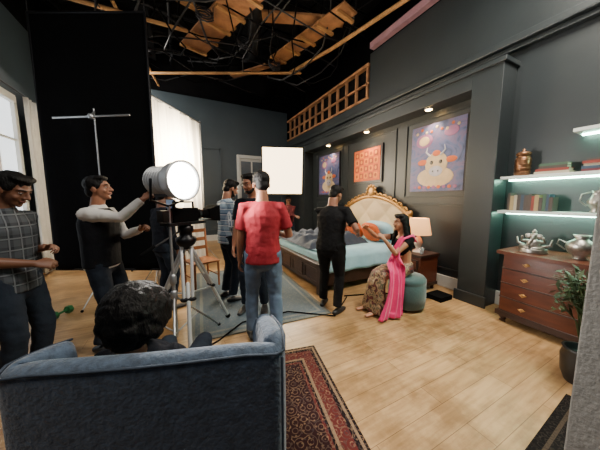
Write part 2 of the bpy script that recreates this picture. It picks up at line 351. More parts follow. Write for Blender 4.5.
# ---------------------------------------------------------------- shell
M_WALL=mat('slate_wall_paint',c(36,42,45),.42,var=.08,scale=3,bump=.03,bscale=25); M_WALLB=mat('slate_back_wall',c(46,58,66),.5,var=.1,scale=2,bump=.03)
M_TRIMW=mat('white_trim',c(205,205,200),.45,var=.04,bump=.02); M_BLACK=mat('matte_black',c(7,7,8),.95,bump=.02,spec=.08); M_METAL=mat('steel',c(175,177,180),.35,.8,var=.05,bump=0)
M_DKM=mat('dark_metal',c(26,26,29),.4,.6,var=.1,bump=0); M_PINE=mat('raw_pine',c(180,134,84),.7,var=.25,scale=5,bump=.1,stretch=(1,6,6)); M_PLY=mat('plywood',c(158,112,76),.7,var=.4,scale=4,bump=.1)
M_STAGE=mat('stage_black',c(14,14,16),.9,spec=.1); M_CAB=mat('cable_rubber',c(30,30,34),.5,bump=0)
def simple(name,a,b,m,bevel=0):
    x=MB(name); x.box(a,b,m); return x.done(bevel)
fl=MB('floor'); fl.box((-3,-2,-.1),(5,9.3,0),floor_mat()); fl.done()
w=MB('wall_right'); w.box((4,-1,0),(4.15,9.15,3.8),M_WALL); w.box((4,-1,3.8),(4.15,4.35,4.75),M_WALL); w.done()
simple('wall_back',(-2.75,9,0),(4.0,9.15,4.9),M_WALLB)
simple('wall_left',(-2.75,.5,0),(-2.6,9,4.9),M_WALLB)
w=MB('wall_stage_outer'); w.box((-3.1,9.3,0),(5.1,9.4,6.7),M_STAGE); w.box((5.0,-1,0),(5.1,9.3,6.7),M_STAGE); w.box((-3.1,-1,0),(-3.0,9.3,6.7),M_STAGE); w.done()
simple('ceiling',(-3.1,-1,6.7),(5.1,9.4,6.8),mat('ceiling_black',c(18,18,20),.9))
simple('wall_jamb',(1.42,-1,0),(1.62,.287,4.2),mat('grey_plaster',c(104,102,98),.8,var=.18,scale=10,bump=.15,bscale=60),.006)
simple('trim_1',(3.86,-1,3.46),(4.0,8.99,3.56),M_WALL,.02); simple('trim_2',(3.92,-1,3.40),(4.0,8.99,3.46),M_WALL,.01)
sr=MB('trim_bed_surround'); sr.box((3.67,1.62,0),(4.0,1.98,3.23),M_WALL); sr.box((3.67,6.9,0),(4.0,7.25,3.23),M_WALL); sr.box((3.67,1.98,3.0),(4.0,6.9,3.23),M_WALL)
sr.box((3.64,1.59,0),(3.67,2.01,.16),M_WALL); sr.box((3.64,1.59,3.2),(4.0,7.28,3.26),M_WALL); sr.done(.008)
mo=MB('trim_wall_panels')
def frame(mb,x,y0,y1,z0,z1,m,wd=.035,d=.02):
    mb.box((x-d,y0,z0),(x,y1,z0+wd),m); mb.box((x-d,y0,z1-wd),(x,y1,z1),m); mb.box((x-d,y0,z0+wd),(x,y0+wd,z1-wd),m); mb.box((x-d,y1-wd,z0+wd),(x,y1,z1-wd),m)
for y0,y1 in ((2.05,3.28),(3.5,5.08),(5.28,6.6)):
    frame(mo,4.0,y0,y1,1.52,2.92,M_WALL); frame(mo,4.0,y0,y1,.3,1.42,M_WALL)
mo.done(.006)
mo=MB('trim_back_panels',)
for x0 in (-.2,3.1):
    for a,b_ in ((.35,1.4),(1.6,3.3)):
        x1=x0+(.85 if x0>3 else 1.6)
        mo.box((x0,8.97,a),(x1,9,a+.04),M_WALLB); mo.box((x0,8.97,b_-.04),(x1,9,b_),M_WALLB); mo.box((x0,8.97,a),(x0+.04,9,b_),M_WALLB); mo.box((x1-.04,8.97,a),(x1,9,b_),M_WALLB)
mo.done()
simple('baseboard_right',(3.965,-1,0),(4.0,1.62,.2),M_TRIMW,.008); simple('baseboard_bed_wall',(3.965,1.98,0),(4.0,6.9,.2),M_TRIMW,.008)
simple('baseboard_back',(-2.6,8.96,0),(1.95,9.0,.2),M_TRIMW,.008); simple('baseboard_left',(-2.6,.5,0),(-2.56,8.96,.22),M_TRIMW,.008)
def win(name,y0,y1,z0,z1):
    b=MB(name); gl=mat('daylight_glass',c(225,235,245),.3,var=.02,bump=0,emit=1.8)
    b.box((-2.6,y0,z0),(-2.585,y1,z1),gl)
    for a in (y0-.09,y1): b.box((-2.6,a,z0-.09),(-2.53,a+.09,z1+.12),M_TRIMW)
    b.box((-2.6,y0,z0-.09),(-2.5,y1,z0),M_TRIMW); b.box((-2.6,y0,z1),(-2.5,y1,z1+.12),M_TRIMW)
    ym=(y0+y1)/2; b.box((-2.59,ym-.025,z0),(-2.55,ym+.025,z1),M_TRIMW)
    for k in range(1,4): z=z0+(z1-z0)*k/4; b.box((-2.59,y0,z-.02),(-2.555,y1,z+.02),M_TRIMW)
    b.done(.005)
win('window_1',5.15,6.2,.6,3.2); win('window_2',3.5,4.6,.6,3.2)
b=MB('white_curtain'); b.grid(lambda u,v:(-2.42+.035*math.sin(u*34)+.015*math.sin(u*80+v*4),6.25+.75*u,.04+3.3*v),60,8,mat('curtain_cloth',c(200,200,198),.85,var=.05)); b.tube([(-2.42,4.9,3.36),(-2.42,7.1,3.36)],.015,M_DKM,8); b.done(0,solid=.004)
d=MB('door_1'); d.box((2.05,8.95,0),(2.95,8.99,3.0),M_TRIMW)
for a in (1.95,2.95): d.box((a,8.9,0),(a+.1,8.995,3.12),M_TRIMW)
d.box((2.05,8.9,3.0),(2.95,8.995,3.12),M_TRIMW)
gm=mat('door_glass_dark',c(70,80,90),.2,var=.1,bump=0)
for a in (2.1,2.53):
    for z in (.3,1.25,2.15): d.box((a,8.94,z),(a+.37,8.95,z+.75),gm)
d.done(.006)
# ---------------------------------------------------------------- ceiling structure
def beam(mb,p0,p1,wd,th,m):
    p0=V(p0);p1=V(p1); u=(p1-p0); L=u.length; q=u.to_track_quat('Y','Z').to_matrix().to_4x4()
    mb.box((-wd/2,0,-th/2),(wd/2,L,th/2),m,Matrix.Translation(p0)@q)
b=MB('plywood_catwalk_panel'); beam(b,(.48,6.8,5.2),(1.3,4.5,5.2),.6,.03,M_PLY)
for k in range(5): t=k/4; beam(b,(.2+.8*t,6.65-2.1*t,5.16),(.8+.8*t,6.85-2.1*t,5.16),.07,.05,M_PINE)
b.done()
b=MB('plywood_catwalk_panel'); beam(b,(2.5,6.3,5.2),(3.15,4.0,5.2),.42,.03,M_PLY)
for k in range(5): t=k/4; beam(b,(2.28+.65*t,6.15-2.0*t,5.16),(2.75+.65*t,6.25-2.0*t,5.16),.07,.05,M_PINE)
b.done()
b=MB('wooden_plank'); beam(b,(1.75,5.2,5.35),(3.4,4.55,5.35),.3,.04,M_PLY); b.done()
b=MB('wooden_plank'); beam(b,(1.3,5.8,5.3),(-1.9,4.8,5.3),.14,.04,M_PINE); b.done()
b=MB('wooden_plank'); beam(b,(1.6,7.6,5.15),(2.6,6.2,5.15),.2,.04,M_PLY); b.done()
b=MB('bamboo_pole'); b.tube([(-.9,8.15,4.93),(3.09,6.06,4.9)],.035,M_PINE,10); b.done()
b=MB('bamboo_pole'); b.tube([(2.9,6.3,4.98),(3.3,4.9,4.95),(3.85,2.6,4.98)],.04,M_PINE,10); b.done()
b=MB('bamboo_pole'); b.tube([(-2.4,5.8,4.95),(.3,5.75,4.95)],.035,M_PINE,10); b.done()
b=MB('bamboo_pole'); b.tube([(-.9,5.6,5.02),(-.4,8.8,4.98)],.03,M_PINE,10); b.done()
b=MB('steel_grid')
for x in (-1.6,.0,1.6,3.4): b.tube([(x,-.5,5.75),(x,9,5.75)],.04,M_DKM,8)
for y in (2,3.6,5.2,6.8,8.4): b.tube([(-2.7,y,5.85),(4.6,y,5.85)],.04,M_DKM,8); b.tube([(-2.7,y,6.3),(4.6,y,6.3)],.03,M_DKM,8)
for y in (2,3.6,5.2,6.8,8.4):
    for k in range(9): b.tube([(-2.7+k*.8,y,5.85),(-2.3+k*.8,y,6.3)],.02,M_DKM,6)
for x in(-1.6,3.4):
    for y in (3.6,6.8): b.tube([(x,y,5.8),(x,y,6.69)],.03,M_DKM,6)
b.done()
b=MB('air_duct'); b.tube([(1.2,3.4,5.6),(1.6,5.2,5.5),(2.1,7.0,5.55),(1.8,8.8,5.6)],.16,mat('duct_grey',c(46,48,52),.5,.3),16); b.done()
b=MB('hanging_cables')
for k in range(22):
    x=-1.6+k*.26; rn=random.random; ph=rn()*6; sag=.25+.6*rn(); pts=[(x+.35*math.sin(i*1.1+ph),3.8+i*.62,5.5-sag*math.sin(math.pi*i/7)**2-.07*math.sin(i*2+ph)) for i in range(8)]; b.tube(pts,.010+.012*rn(),M_CAB if k%2 else M_BLACK,6)
for k in range(10):
    y=4.4+k*.42; ph=random.random()*6; pts=[(-1.8+i*.8,y+.3*math.sin(i+ph),5.35-.4*abs(math.sin(i*.9+ph))) for i in range(8)]; b.tube(pts,.016,M_CAB if k%2 else M_BLACK,6)
for k in range(3):
    cx0,cy0,cz0=(.6+k*.9,5.2+.5*k,4.95); pts=[(cx0+.16*math.cos(a*.7),cy0+.1*math.sin(a*.7),cz0+.16*math.sin(a*.7)+.005*a) for a in range(28)]; b.tube(pts,.014,M_CAB,6,ref=(0,1,0)); b.tube([(cx0+.16,cy0,cz0+.1),(cx0+.16,cy0,5.8)],.008,M_CAB,6)
b.done()
b=MB('black_overhead_drape'); b.grid(lambda u,v:(-2.3+1.9*u,6.4+2.2*v,5.6-.35*math.sin(math.pi*u)*math.sin(math.pi*v)-.03*math.sin(20*u)),24,16,M_BLACK); b.done()
b=MB('black_overhead_drape'); b.grid(lambda u,v:(1.5+2.4*u,7.0+1.7*v,5.35-.4*math.sin(math.pi*u)*math.sin(math.pi*v)-.04*math.sin(16*u)),24,16,M_BLACK); b.done()
b=MB('timber_slat_frame')
for k in range(12): y=4.42+k*.39; b.box((4.0,y,3.8),(4.06,y+.05,4.55),M_PLY)
b.box((3.97,4.38,4.52),(4.08,8.95,4.58),M_PLY); b.box((4.0,4.38,4.14),(4.05,8.95,4.18),M_PLY); b.box((3.97,4.38,3.8),(4.1,8.95,3.85),M_PLY); b.box((4.1,4.38,3.8),(4.13,8.95,4.55),M_STAGE); b.done()
b=MB('pink_timber_beam'); beam(b,(3.9,4.2,4.8),(3.9,1.0,4.8),.12,.12,mat('pink_primer',c(150,112,126),.7)); b.done()
# ---------------------------------------------------------------- downlights
M_EM=mat('warm_bulb',c(255,205,130),.5,var=0,bump=0,emit=60)
for i,y in enumerate((2.7,4.18,5.7)):
    b=MB('recessed_downlight'); b.lathe([(.065,0),(.065,-.012),(.055,-.014),(.05,-.002)],M_TRIMW,(3.8,y,3.0),20); b.lathe([(.05,-.003),(.045,-.02),(.02,-.03),(.0,-.032)],M_EM,(3.8,y,3.0),20); b.done()
    l=bpy.data.lights.new('downlight_spot','SPOT'); l.energy=65; l.color=(1,.76,.46); l.spot_size=math.radians(95); l.spot_blend=.8; l.shadow_soft_size=.03
    o=bpy.data.objects.new('downlight_spot',l); o.location=(3.8,y,2.95); o.rotation_euler=(0,math.radians(-6),0); SC.collection.objects.link(o)
# ---------------------------------------------------------------- paintings
M_FR=mat('dark_frame',c(30,24,24),.4)
cowbg=art_mat('painting_blue',[c(38,48,92),c(74,88,134),c(104,90,128),c(60,76,122)],3.5,2)
creamM=mat('paint_cream',c(196,172,136),.6,bump=0); orgM=mat('paint_orange',c(190,92,44),.6,bump=0); whM=mat('paint_white',c(180,176,186),.6,bump=0); pkM=mat('paint_mauve',c(140,90,130),.6,bump=0)
def painting(y0,y1):
    b=MB('cow_painting'); b.box((3.96,y0,1.62),(3.998,y1,2.81),M_FR); b.box((3.953,y0+.02,1.64),(3.962,y1-.02,2.79),cowbg)
    yc=(y0+y1)/2; X=3.952
    D=lambda y,z,a,h,m,dx=0:b.ell((X-dx,yc+y,z),(.004,a,h),m,U=20)
    D(.0,1.88,.33,.17,creamM); D(-.02,2.1,.2,.2,creamM,.003); D(-.02,1.98,.12,.09,whM,.006); D(-.27,2.15,.1,.05,orgM,.002);D(.23,2.15,.1,.05,orgM,.002)
    for g in(-1,1):
        D(g*.08-.02,2.13,.03,.035,M_IRIS,.007); D(g*.045-.02,1.98,.012,.016,M_IRIS,.01)
        b.tube([(X,yc+g*.1,2.25),(X,yc+g*.17,2.32),(X,yc+g*.15,2.4)],[.018,.014,.005],whM,8)
    D(-.02,2.28,.07,.05,orgM,.006)
    D(.22,2.52,.16,.12,pkM); D(.22,2.52,.1,.08,creamM,.003); D(-.25,2.6,.12,.08,pkM,.001)
    for k in range(9): D(-.36+.09*k,2.68+.04*math.sin(k*2),.025,.025,orgM if k%2 else creamM,.004)
    for k in range(9): D(-.36+.09*k,1.71,.032,.028,orgM if k%2 else pkM,.006)
    b.done()
painting(2.14,3.13); painting(5.37,6.44)
b=MB('orange_grid_painting'); b.box((3.96,3.85,1.88),(3.998,4.80,2.71),M_FR); b.box((3.953,3.9,1.93),(3.962,4.75,2.66),mat('orange_canvas',c(205,88,10),.6,var=.2,scale=12))
yel=mat('yellow_ochre_paint',c(220,125,14),.6,bump=0); brn=mat('brown_paint',c(150,58,10),.6,bump=0)
for i in range(5):
    for j in range(4):
        y=3.96+i*.155; zz=1.98+j*.165; b.box((3.949,y,zz),(3.954,y+.12,zz+.13),brn if (i+j)%2 else yel); b.ell((3.949,y+.06,zz+.065),(.003,.035,.04),yel if (i+j)%2 else brn)
b.done()
# ---------------------------------------------------------------- bed
M_WD=mat('dark_walnut',c(46,28,22),.4,var=.3,scale=5,bump=.06,stretch=(1,1,5)); M_WR=mat('red_mahogany',c(84,41,25),.35,var=.3,scale=4,bump=.05,stretch=(5,1,5))
M_GOLD=mat('antique_gold',c(176,132,76),.4,.6,var=.3,scale=20,bump=.15); M_CREAM=mat('cream_upholstery',c(214,188,150),.75,var=.06)
M_SHEET=mat('pale_blue_sheet',c(150,190,204),.8,var=.08); M_DUV=mat('grey_duvet',c(46,54,68),.85,var=.25); M_ORG=mat('orange_cushion',c(196,88,36),.8); M_BRC=mat('brown_cushion',c(120,62,36),.8)
bed=empty('bed',(2.85,4.05,0))
b=MB('frame')
b.box((1.88,3.0,.1),(1.95,5.1,.46),M_WD); b.box((1.86,2.98,.44),(1.97,5.12,.49),M_WD); b.box((1.95,3.02,.12),(3.85,3.08,.38),M_WD); b.box((1.95,5.02,.12),(3.85,5.08,.38),M_WD)
for k in range(4): frame(b,1.88,3.08+k*.5,3.5+k*.5,.16,.4,M_WD,.03,.015)
for y in (3.02,5.08):
    b.box((1.86,y-.06,0),(1.98,y+.06,.5),M_WD); b.ell((1.92,y,.53),(.045,.045,.045),M_WD); b.box((3.8,y-.05,0),(3.88,y+.05,.5),M_WD)
b.done(.006,bed)
b=MB('mattress'); b.rbox((1.96,3.08,.3),(3.84,5.02,.62),M_SHEET,p=12,n=24); b.done(0,bed)
def shf(u,v):
    y=2.99+u*2.0; x=2.0+v*1.84
    zz=.635+.02*noise.noise(V((x*3,y*3,0))); 
    if u<.12: zz=.635-(.12-u)/.12*.30; y=2.985-.02*math.sin(x*14)+.03*u/.12
    return (x,y,zz)
b=MB('sheet'); b.grid(shf,50,50,M_SHEET); b.done(0,bed,solid=.008)
def duv(u,v):
    x=1.95+u*1.35; y=3.45+v*1.6
    e=min(u,1-u,v,1-v); k=min(1,e/.1)
    return (x,y,.64+k*(.12+.14*noise.noise(V((x*3.2,y*3.2,4)))+.06*noise.noise(V((x*9,y*9,2)))))
b=MB('duvet'); b.grid(duv,60,60,M_DUV); b.done(0,bed)
b=MB('pillows')
for y,m in ((3.55,M_SHEET),(4.5,M_SHEET)): b.rbox((-.1,-.38,-.22),(.1,.38,.22),m,T(3.62,y,.84)@R(-18,'Y'),p=3)
for y,m in ((3.55,M_ORG),(4.05,M_ORG),(4.45,M_BRC),(4.75,M_ORG)): b.rbox((-.07,-.22,-.2),(.07,.22,.2),m,T(3.42,y,.84)@R(-24,'Y'),p=3)
b.done(0,bed)
hh=lambda t:1.12+.42*max(0,math.cos(t*math.pi/2))**.7+.0*t
def hb(u,v):
    t=2*u-1; y=4.05+t*1.0; zt=hh(t); zz=.35+v*(zt-.35)
    a=(y*5.2+zz*5.2); c2=(y*5.2-zz*5.2); bulge=.05*(abs(math.sin(a))*abs(math.sin(c2)))**.5
    e=min(u,1-u,v,1-v); return (3.90-bulge*min(1,e/.05),y,zz)
b=MB('headboard_upholstery'); b.grid(hb,80,60,M_CREAM); b.box((3.9,3.06,.3),(3.94,5.04,1.1),M_WD); b.done(0,bed)
b=MB('headboard_carved_frame')
pts=[(3.9,4.05+t*1.02,hh(t)+.02) for t in [i/16-1 for i in range(33)]]; b.tube(pts,[.045]*33,M_GOLD,10,ref=(1,0,0))
for g in(-1,1):
    b.tube([(3.9,4.05+g*1.02,.0),(3.9,4.05+g*1.02,.6),(3.9,4.05+g*1.02,1.14)],[.045,.04,.05],M_GOLD,12); b.ell((3.9,4.05+g*1.02,1.22),(.05,.05,.07),M_GOLD)
    for k in range(7):
        t=.12+k*.13; yy=4.05+g*t; zz=hh(t)+.06; sp=[(3.88,yy+g*.06*math.cos(a*.8)*(1-a/9),zz+.06*math.sin(a*.8)*(1-a/9)) for a in range(8)]; b.tube(sp,[.02-.0015*a for a in range(8)],M_GOLD,8,ref=(1,0,0))
b.ell((3.88,4.05,1.66),(.04,.1,.12),M_GOLD)
for k in range(7): a=math.pi*k/6; b.ell((3.87,4.05+.13*math.cos(a),1.66+.14*math.sin(a)),(.03,.035,.035),M_GOLD)
b.done(0,bed)
# ---------------------------------------------------------------- nightstand, lamp, bottle
b=MB('nightstand'); X0,X1,Y0,Y1=3.36,3.8,2.38,2.86
b.box((X0-.03,Y0-.03,.57),(X1,Y1+.03,.61),M_WD); b.box((X0-.015,Y0-.015,.54),(X1,Y1+.015,.57),M_WR); b.box((X0,Y0,.12),(X1,Y1,.54),M_WR)
for k in range(2):
    b.box((X0-.015,Y0+.04,.16+k*.19),(X0,Y1-.04,.33+k*.19),M_WD); b.box((X0-.02,Y0+.07,.18+k*.19),(X0-.014,Y1-.07,.31+k*.19),M_WR); b.ell((X0-.03,(Y0+Y1)/2,.245+k*.19),.016,M_GOLD)
b.box((X0-.02,Y0-.02,.08),(X1,Y1+.02,.13),M_WD)
for x in (X0+.03,X1-.05):
    for y in (Y0+.03,Y1-.03): b.tube([(x,y,.1),(x-.01,y,.05),(x-.02,y,0.012)],[.035,.022,.028],M_WD,10)
b.done(.005)
M_SHADE=mat('lampshade_linen',c(225,175,125),.8,var=.03,emit=1.1,ecol=c(255,170,95)); M_CER=mat('white_ceramic',c(225,215,200),.25,var=.03,bump=0)
lp=empty('table_lamp',(3.58,2.6,.61))
b=MB('base'); b.lathe([(.09,0),(.09,.02),(.05,.035),(.03,.06),(.055,.11),(.07,.16),(.055,.22),(.025,.26),(.02,.3),(.008,.31),(.008,.42)],M_CER,(3.58,2.6,.61)); b.done(0,lp)
b=MB('shade'); b.lathe([(.195,.30),(.185,.35),(.145,.57),(.142,.57),(.182,.35),(.19,.30),(.195,.30)],M_SHADE,(3.58,2.6,.61),32); b.done(0,lp)
l=bpy.data.lights.new('lamp_bulb','POINT'); l.energy=28; l.color=(1,.68,.38); l.shadow_soft_size=.05; o=bpy.data.objects.new('lamp_bulb',l); o.location=(3.58,2.6,1.06); SC.collection.objects.link(o); o.parent=lp; o.matrix_parent_inverse=Matrix.Translation(-lp.location)
b=MB('amber_bottle'); b.lathe([(.035,0),(.038,.02),(.038,.12),(.015,.16),(.014,.2),(.018,.21)],mat('amber_glass',c(180,90,30),.15,var=.1,bump=0),(3.46,2.8,.61)); b.done()
b=MB('drinking_glass'); b.lathe([(.025,0),(.035,.11),(.033,.11),(.023,.01)],mat('clear_glass',c(220,225,225),.1,var=0,bump=0,trans=.8),(3.45,2.43,.61)); b.done()
b=MB('power_junction_box'); b.box((3.3,1.98,0),(3.58,2.22,.07),M_BLACK); b.tube([(3.3,2.1,.03),(3.1,2.3,.012),(2.8,2.62,.012),(2.2,2.8,.012)],.01,M_BLACK,8); b.done(.005)
M_TEAL=mat('teal_velvet',c(54,84,86),.7,var=.15,sheen=.4)
b=MB('round_ottoman'); b.lathe([(.0,.03),(.2,.03),(.235,.05),(.245,.2),(.24,.36),(.235,.37),(.24,.385),(.24,.42),(.215,.455),(.12,.468),(0,.47)],M_TEAL,(2.76,2.14,0),36)
for k in range(4): a=k*math.pi/2+.7; b.tube([(2.76+.17*math.cos(a),2.14+.17*math.sin(a),.04),(2.76+.17*math.cos(a),2.14+.17*math.sin(a),0.008)],.02,M_WD,8,rnd=False)
b.done()
# ---------------------------------------------------------------- chest + shelves
b=MB('chest_of_drawers')
def cx(y,zz): t=(y-.84)/.54; return 3.47-.05*(1-t*t)-.02*math.sin(zz*4)
for k in range(4):
    z0=.15+k*.175; 
    b.grid(lambda u,v:(cx(.32+u*1.04,z0+v*.165),.32+u*1.04,z0+.005+v*.165),24,4,M_WR)
    b.tube([(cx(.32+u/12*1.04,z0)-.004,.32+u/12*1.04,z0) for u in range(13)],.008,M_WD,6)
    for y in (.55,1.13):
        b.ell((cx(y,z0+.09)-.012,y,z0+.09),(.012,.022,.014),M_GOLD); b.tube([(cx(y,z0)-.02,y-.03,z0+.09),(cx(y,z0)-.03,y,z0+.07),(cx(y,z0)-.02,y+.03,z0+.09)],.004,M_GOLD,6)
b.box((3.49,.31,.1),(3.96,1.37,.85),M_WR)
b.grid(lambda u,v:(3.42+(u*.54)-(.06*(1-((v*1.16+.26-.84)/.58)**2))*(1-u),.26+v*1.16,.885),6,20,M_WR)
b.grid(lambda u,v:(3.42-.06*(1-((v*1.16+.26-.84)/.58)**2),.26+v*1.16,.845+u*.04),2,20,M_WR); b.box((3.46,.26,.845),(3.96,1.42,.882),M_WR)
b.grid(lambda u,v:(3.44-.05*(1-((v*1.1+.29-.84)/.58)**2),.29+v*1.1,.09+u*.06),2,20,M_WD); b.box((3.47,.29,.08),(3.96,1.39,.14),M_WD)
for y in (.36,1.32):
    for x in (3.5,3.9): b.tube([(x,y,.13),(x-.03,y,.08),(x-.01,y,.03),(x-.03,y,.014)],[.055,.045,.025,.035],M_WD,10,rnd=False)
b.done()
M_SH=mat('white_shelf',c(205,212,208),.4,var=.03,bump=0); M_LED=mat('led_strip',c(185,255,218),.5,var=0,bump=0,emit=60)
for y0,y1,zz in ((.1,.98,2.2),(.1,1.58,1.75),(.1,1.58,1.32)):
    b=MB('floating_shelf'); b.box((3.72,y0,zz),(3.998,y1,zz+.035),M_SH); b.box((3.91,y0+.02,zz-.015),(3.95,y1-.02,zz),M_LED); b.done()
PG=mat('paper',c(190,180,160),.9,bump=0)
BK=[mat('book_cover_%d'%i,q,.6,bump=0) for i,q in enumerate([c(120,40,30),c(40,60,80),c(150,130,90),c(60,50,45),c(170,160,140),c(90,30,40),c(50,80,60)])]
def flat_books(y0,y1,z0,n):
    b=MB('stacked_books'); zc=z0
    for k in range(n):
        t=.022+.012*random.random(); j=random.random()*.03
        b.box((3.755+j,y0+j,zc),(3.93,y1-j,zc+.003),BK[(k*3+n)%7]); b.box((3.76+j,y0+j+.005,zc+.003),(3.92,y1-j-.005,zc+t-.003),PG); b.box((3.755+j,y0+j,zc+t-.003),(3.93,y1-j,zc+t),BK[(k*3+n)%7]); b.box((3.753+j,y0+j,zc),(3.757+j,y1-j,zc+t),BK[(k*3+n)%7]); zc+=t
    b.done()
flat_books(.98,1.27,1.787,4); flat_books(.55,.9,1.787,5)
b=MB('row_of_books'); y=1.5
for k in range(13):
    t=.022+.015*random.random(); hgt=.16+.06*random.random(); y-=t+.002
    b.box((3.76,y,1.357),(3.92,y+t,1.357+hgt),BK[(k*2)%7 if k%3 else 3]); b.box((3.765,y+.003,1.36),(3.925,y+t-.003,1.35+hgt),PG)
b.done()
M_COP=mat('antique_copper',c(120,84,60),.35,.8,var=.3,scale=15); M_SIL=mat('silver',c(150,146,140),.35,.9,var=.3,scale=20,bump=.08)
b=MB('copper_jar',T(3.84,1.41,1.787)@Matrix.Scale(1.22,4)); b.lathe([(.05,0),(.062,.01),(.064,.17),(.058,.18),(.05,.2),(.06,.205),(.06,.23),(.03,.245),(.01,.25),(.014,.265),(0,.275)],M_COP) 
for k in range(4): b.lathe([(.0645,.03+k*.04),(.068,.035+k*.04),(.0645,.04+k*.04)],M_COP)
b.done()
b=MB('silver_pitcher'); b.lathe([(.04,0),(.045,.01),(.03,.03),(.065,.08),(.07,.12),(.045,.17),(.035,.2),(.045,.23),(.04,.225)],M_SIL,(3.84,.78,1.357))
b.tube([(3.84,.83,1.57),(3.84,.89,1.55),(3.84,.90,1.48),(3.84,.85,1.43)],.008,M_SIL,8); b.done()
b=MB('silver_figurine'); cxx,cyy,cz=3.62,1.16,.886
b.lathe([(.12,0),(.13,.01),(.11,.03),(.12,.045),(.1,.05)],M_SIL,(cxx,cyy,cz),24,M=None)
b.ell((cxx,cyy,cz+.1),(.05,.06,.06),M_SIL); b.ell((cxx,cyy,cz+.19),(.034,.036,.042),M_SIL); b.tube([(cxx-.03,cyy,cz+.19),(cxx-.06,cyy,cz+.15),(cxx-.06,cyy+.02,cz+.1),(cxx-.05,cyy+.04,cz+.09)],[.016,.013,.010,.007],M_SIL,8)
b.lathe([(.02,.225),(.024,.24),(.012,.26),(0,.275)],M_SIL,(cxx,cyy,cz),12)
for g in(-1,1):
    b.ell((cxx-.01,cyy+g*.05,cz+.19),(.008,.028,.03),M_SIL); b.tube([(cxx,cyy+g*.05,cz+.13),(cxx-.02,cyy+g*.1,cz+.13),(cxx-.04,cyy+g*.09,cz+.18)],[.018,.014,.012],M_SIL,8)
    b.tube([(cxx-.01,cyy,cz+.06),(cxx-.05,cyy+g*.09,cz+.06),(cxx-.08,cyy+g*.02,cz+.055)],[.03,.026,.016],M_SIL,8); b.tube([(cxx,cyy+g*.03,cz+.05),(cxx,cyy+g*.14,cz+.1),(cxx,cyy+g*.15,cz+.16)],[.02,.014,.008],M_SIL,8)
b.done()
b=MB('silver_pot'); b.lathe([(.05,0),(.055,.01),(.045,.025),(.09,.07),(.11,.12),(.1,.17),(.055,.2),(.045,.22),(.065,.25),(.06,.252),(.04,.22)],M_SIL,(3.62,.8,.886),32); b.tube([(3.62,.90,1.04),(3.62,.96,1.07),(3.62,.97,1.02),(3.62,.91,.97)],.007,M_SIL,8); b.done()
# plant
M_LEAF=mat('leaf_green',c(44,60,28),.6,var=.35,scale=12); M_POT=mat('black_pot',c(16,18,20),.4,bump=0)
PX,PY=2.85,.55
pt=empty('potted_plant',(PX,PY,0)); b=MB('pot'); b.lathe([(.08,0),(.11,.08),(.12,.22),(.105,.27),(.115,.29),(.095,.29),(.09,.25),(0,.25)],M_POT,(PX,PY,0)); b.done(0,pt)
b=MB('foliage')
for k in range(80):
    a=random.random()*6.28; r=.04+.16*random.random(); h=.66+.28*random.random(); p=V((PX+r*math.cos(a),PY+r*math.sin(a),h)); 
    b.tube([(PX,PY,.25),(PX+r*.3*math.cos(a),PY+r*.3*math.sin(a),h*.75),p],.003,M_LEAF,4)
    for j in range(4):
        u=V((random.uniform(-1,1),random.uniform(-1,1),random.uniform(-.6,.5))).normalized(); s_=u.cross(V((0,0,1))).normalized()*.014; L=.06+.04*random.random(); q=p-V((0,0,.03*j))
        b.add([q,q+u*L*.5+s_,q+u*L,q+u*L*.5-s_],[(0,1,2,3)],M_LEAF)
b.done(0,pt)
# ---------------------------------------------------------------- rugs
def rug(name,ce,rot,w_,h_,m,th=.012):
    b=MB(name); b.box((-w_,-h_,0),(w_,h_,th),m); ob=b.done(.003,org=V((0,0,0))); ob.location=(ce[0],ce[1],.001); ob.rotation_euler=(0,0,math.radians(rot)); return ob
BL=c(26,18,20);RD=c(84,36,34);BG=c(126,102,80)
rug('persian_rug',(.14,.98),-11.5,.8,1.15,rug_mat('persian_pattern',.8,1.15,[(0,BL),(.02,BG),(.04,BL),(.07,RD),(.16,BG),(.18,BL),(.2,RD),(.22,c(42,22,24))],None,(c(140,112,86),c(30,32,46)),13))
rug('grey_carpet',(.95,3.75),-4,.85,1.25,rug_mat('grey_carpet_pattern',.85,1.25,[(0,c(110,112,106)),(.05,c(82,94,104)),(.1,c(116,120,118)),(.14,c(86,98,108))],None,(c(68,82,92),c(124,126,122)),9))
rug('dark_doormat',(2.1,.10),3,.5,.42,rug_mat('doormat_pattern',.5,.42,[(0,c(20,18,18)),(.05,c(70,60,50)),(.07,c(24,22,22))],None,(c(60,54,48),c(30,26,26)),14))
# ---------------------------------------------------------------- wing chair
M_VEL=mat('blue_grey_velvet',c(66,81,100),.85,var=.36,scale=34,bump=.12,bscale=70,sheen=.3); M_VELD=mat('velvet_piping',c(50,60,74),.85)
ch=empty('wing_armchair',(-.12,.89,0)); MC=T(-.1,.885,0)@R(-18.9,'Z')
LX=-.50
path=[(LX+.10,.20),(LX+.06,.165),(LX+.02,.11),(LX+.002,.06),(LX+.005,.02),(LX+.04,-.005),(LX+.12,-.014),(-.22,-.022),(-.04,-.024),(.14,-.02),(.30,-.012),(.41,-.003),(.445,.025),(.45,.08),(.44,.16),(.405,.25)]
NP=len(path)
def section(i):
    p=V((*path[i],0)); a=V((*path[max(0,i-1)],0)); c_=V((*path[min(NP-1,i+1)],0)); t=(c_-a).normalized(); n=V((-t.y,t.x,0))
    zt=.95+(.025 if i>=NP-3 else 0)+(.01 if i<4 else 0)+(.012 if 6<=i<=10 else 0)
    out=[]
    for o,zz in ((.01,.14),(0,.3),(0,zt-.05),(.006,zt-.02),(.03,zt),(.06,zt+.003),(.085,zt-.012),(.10,zt-.05),(.105,.3),(.095,.14)):
        out.append(p+n*o+V((0,0,zz)))
    return out
secs=[section(i) for i in range(NP)]; ns=len(secs[0])
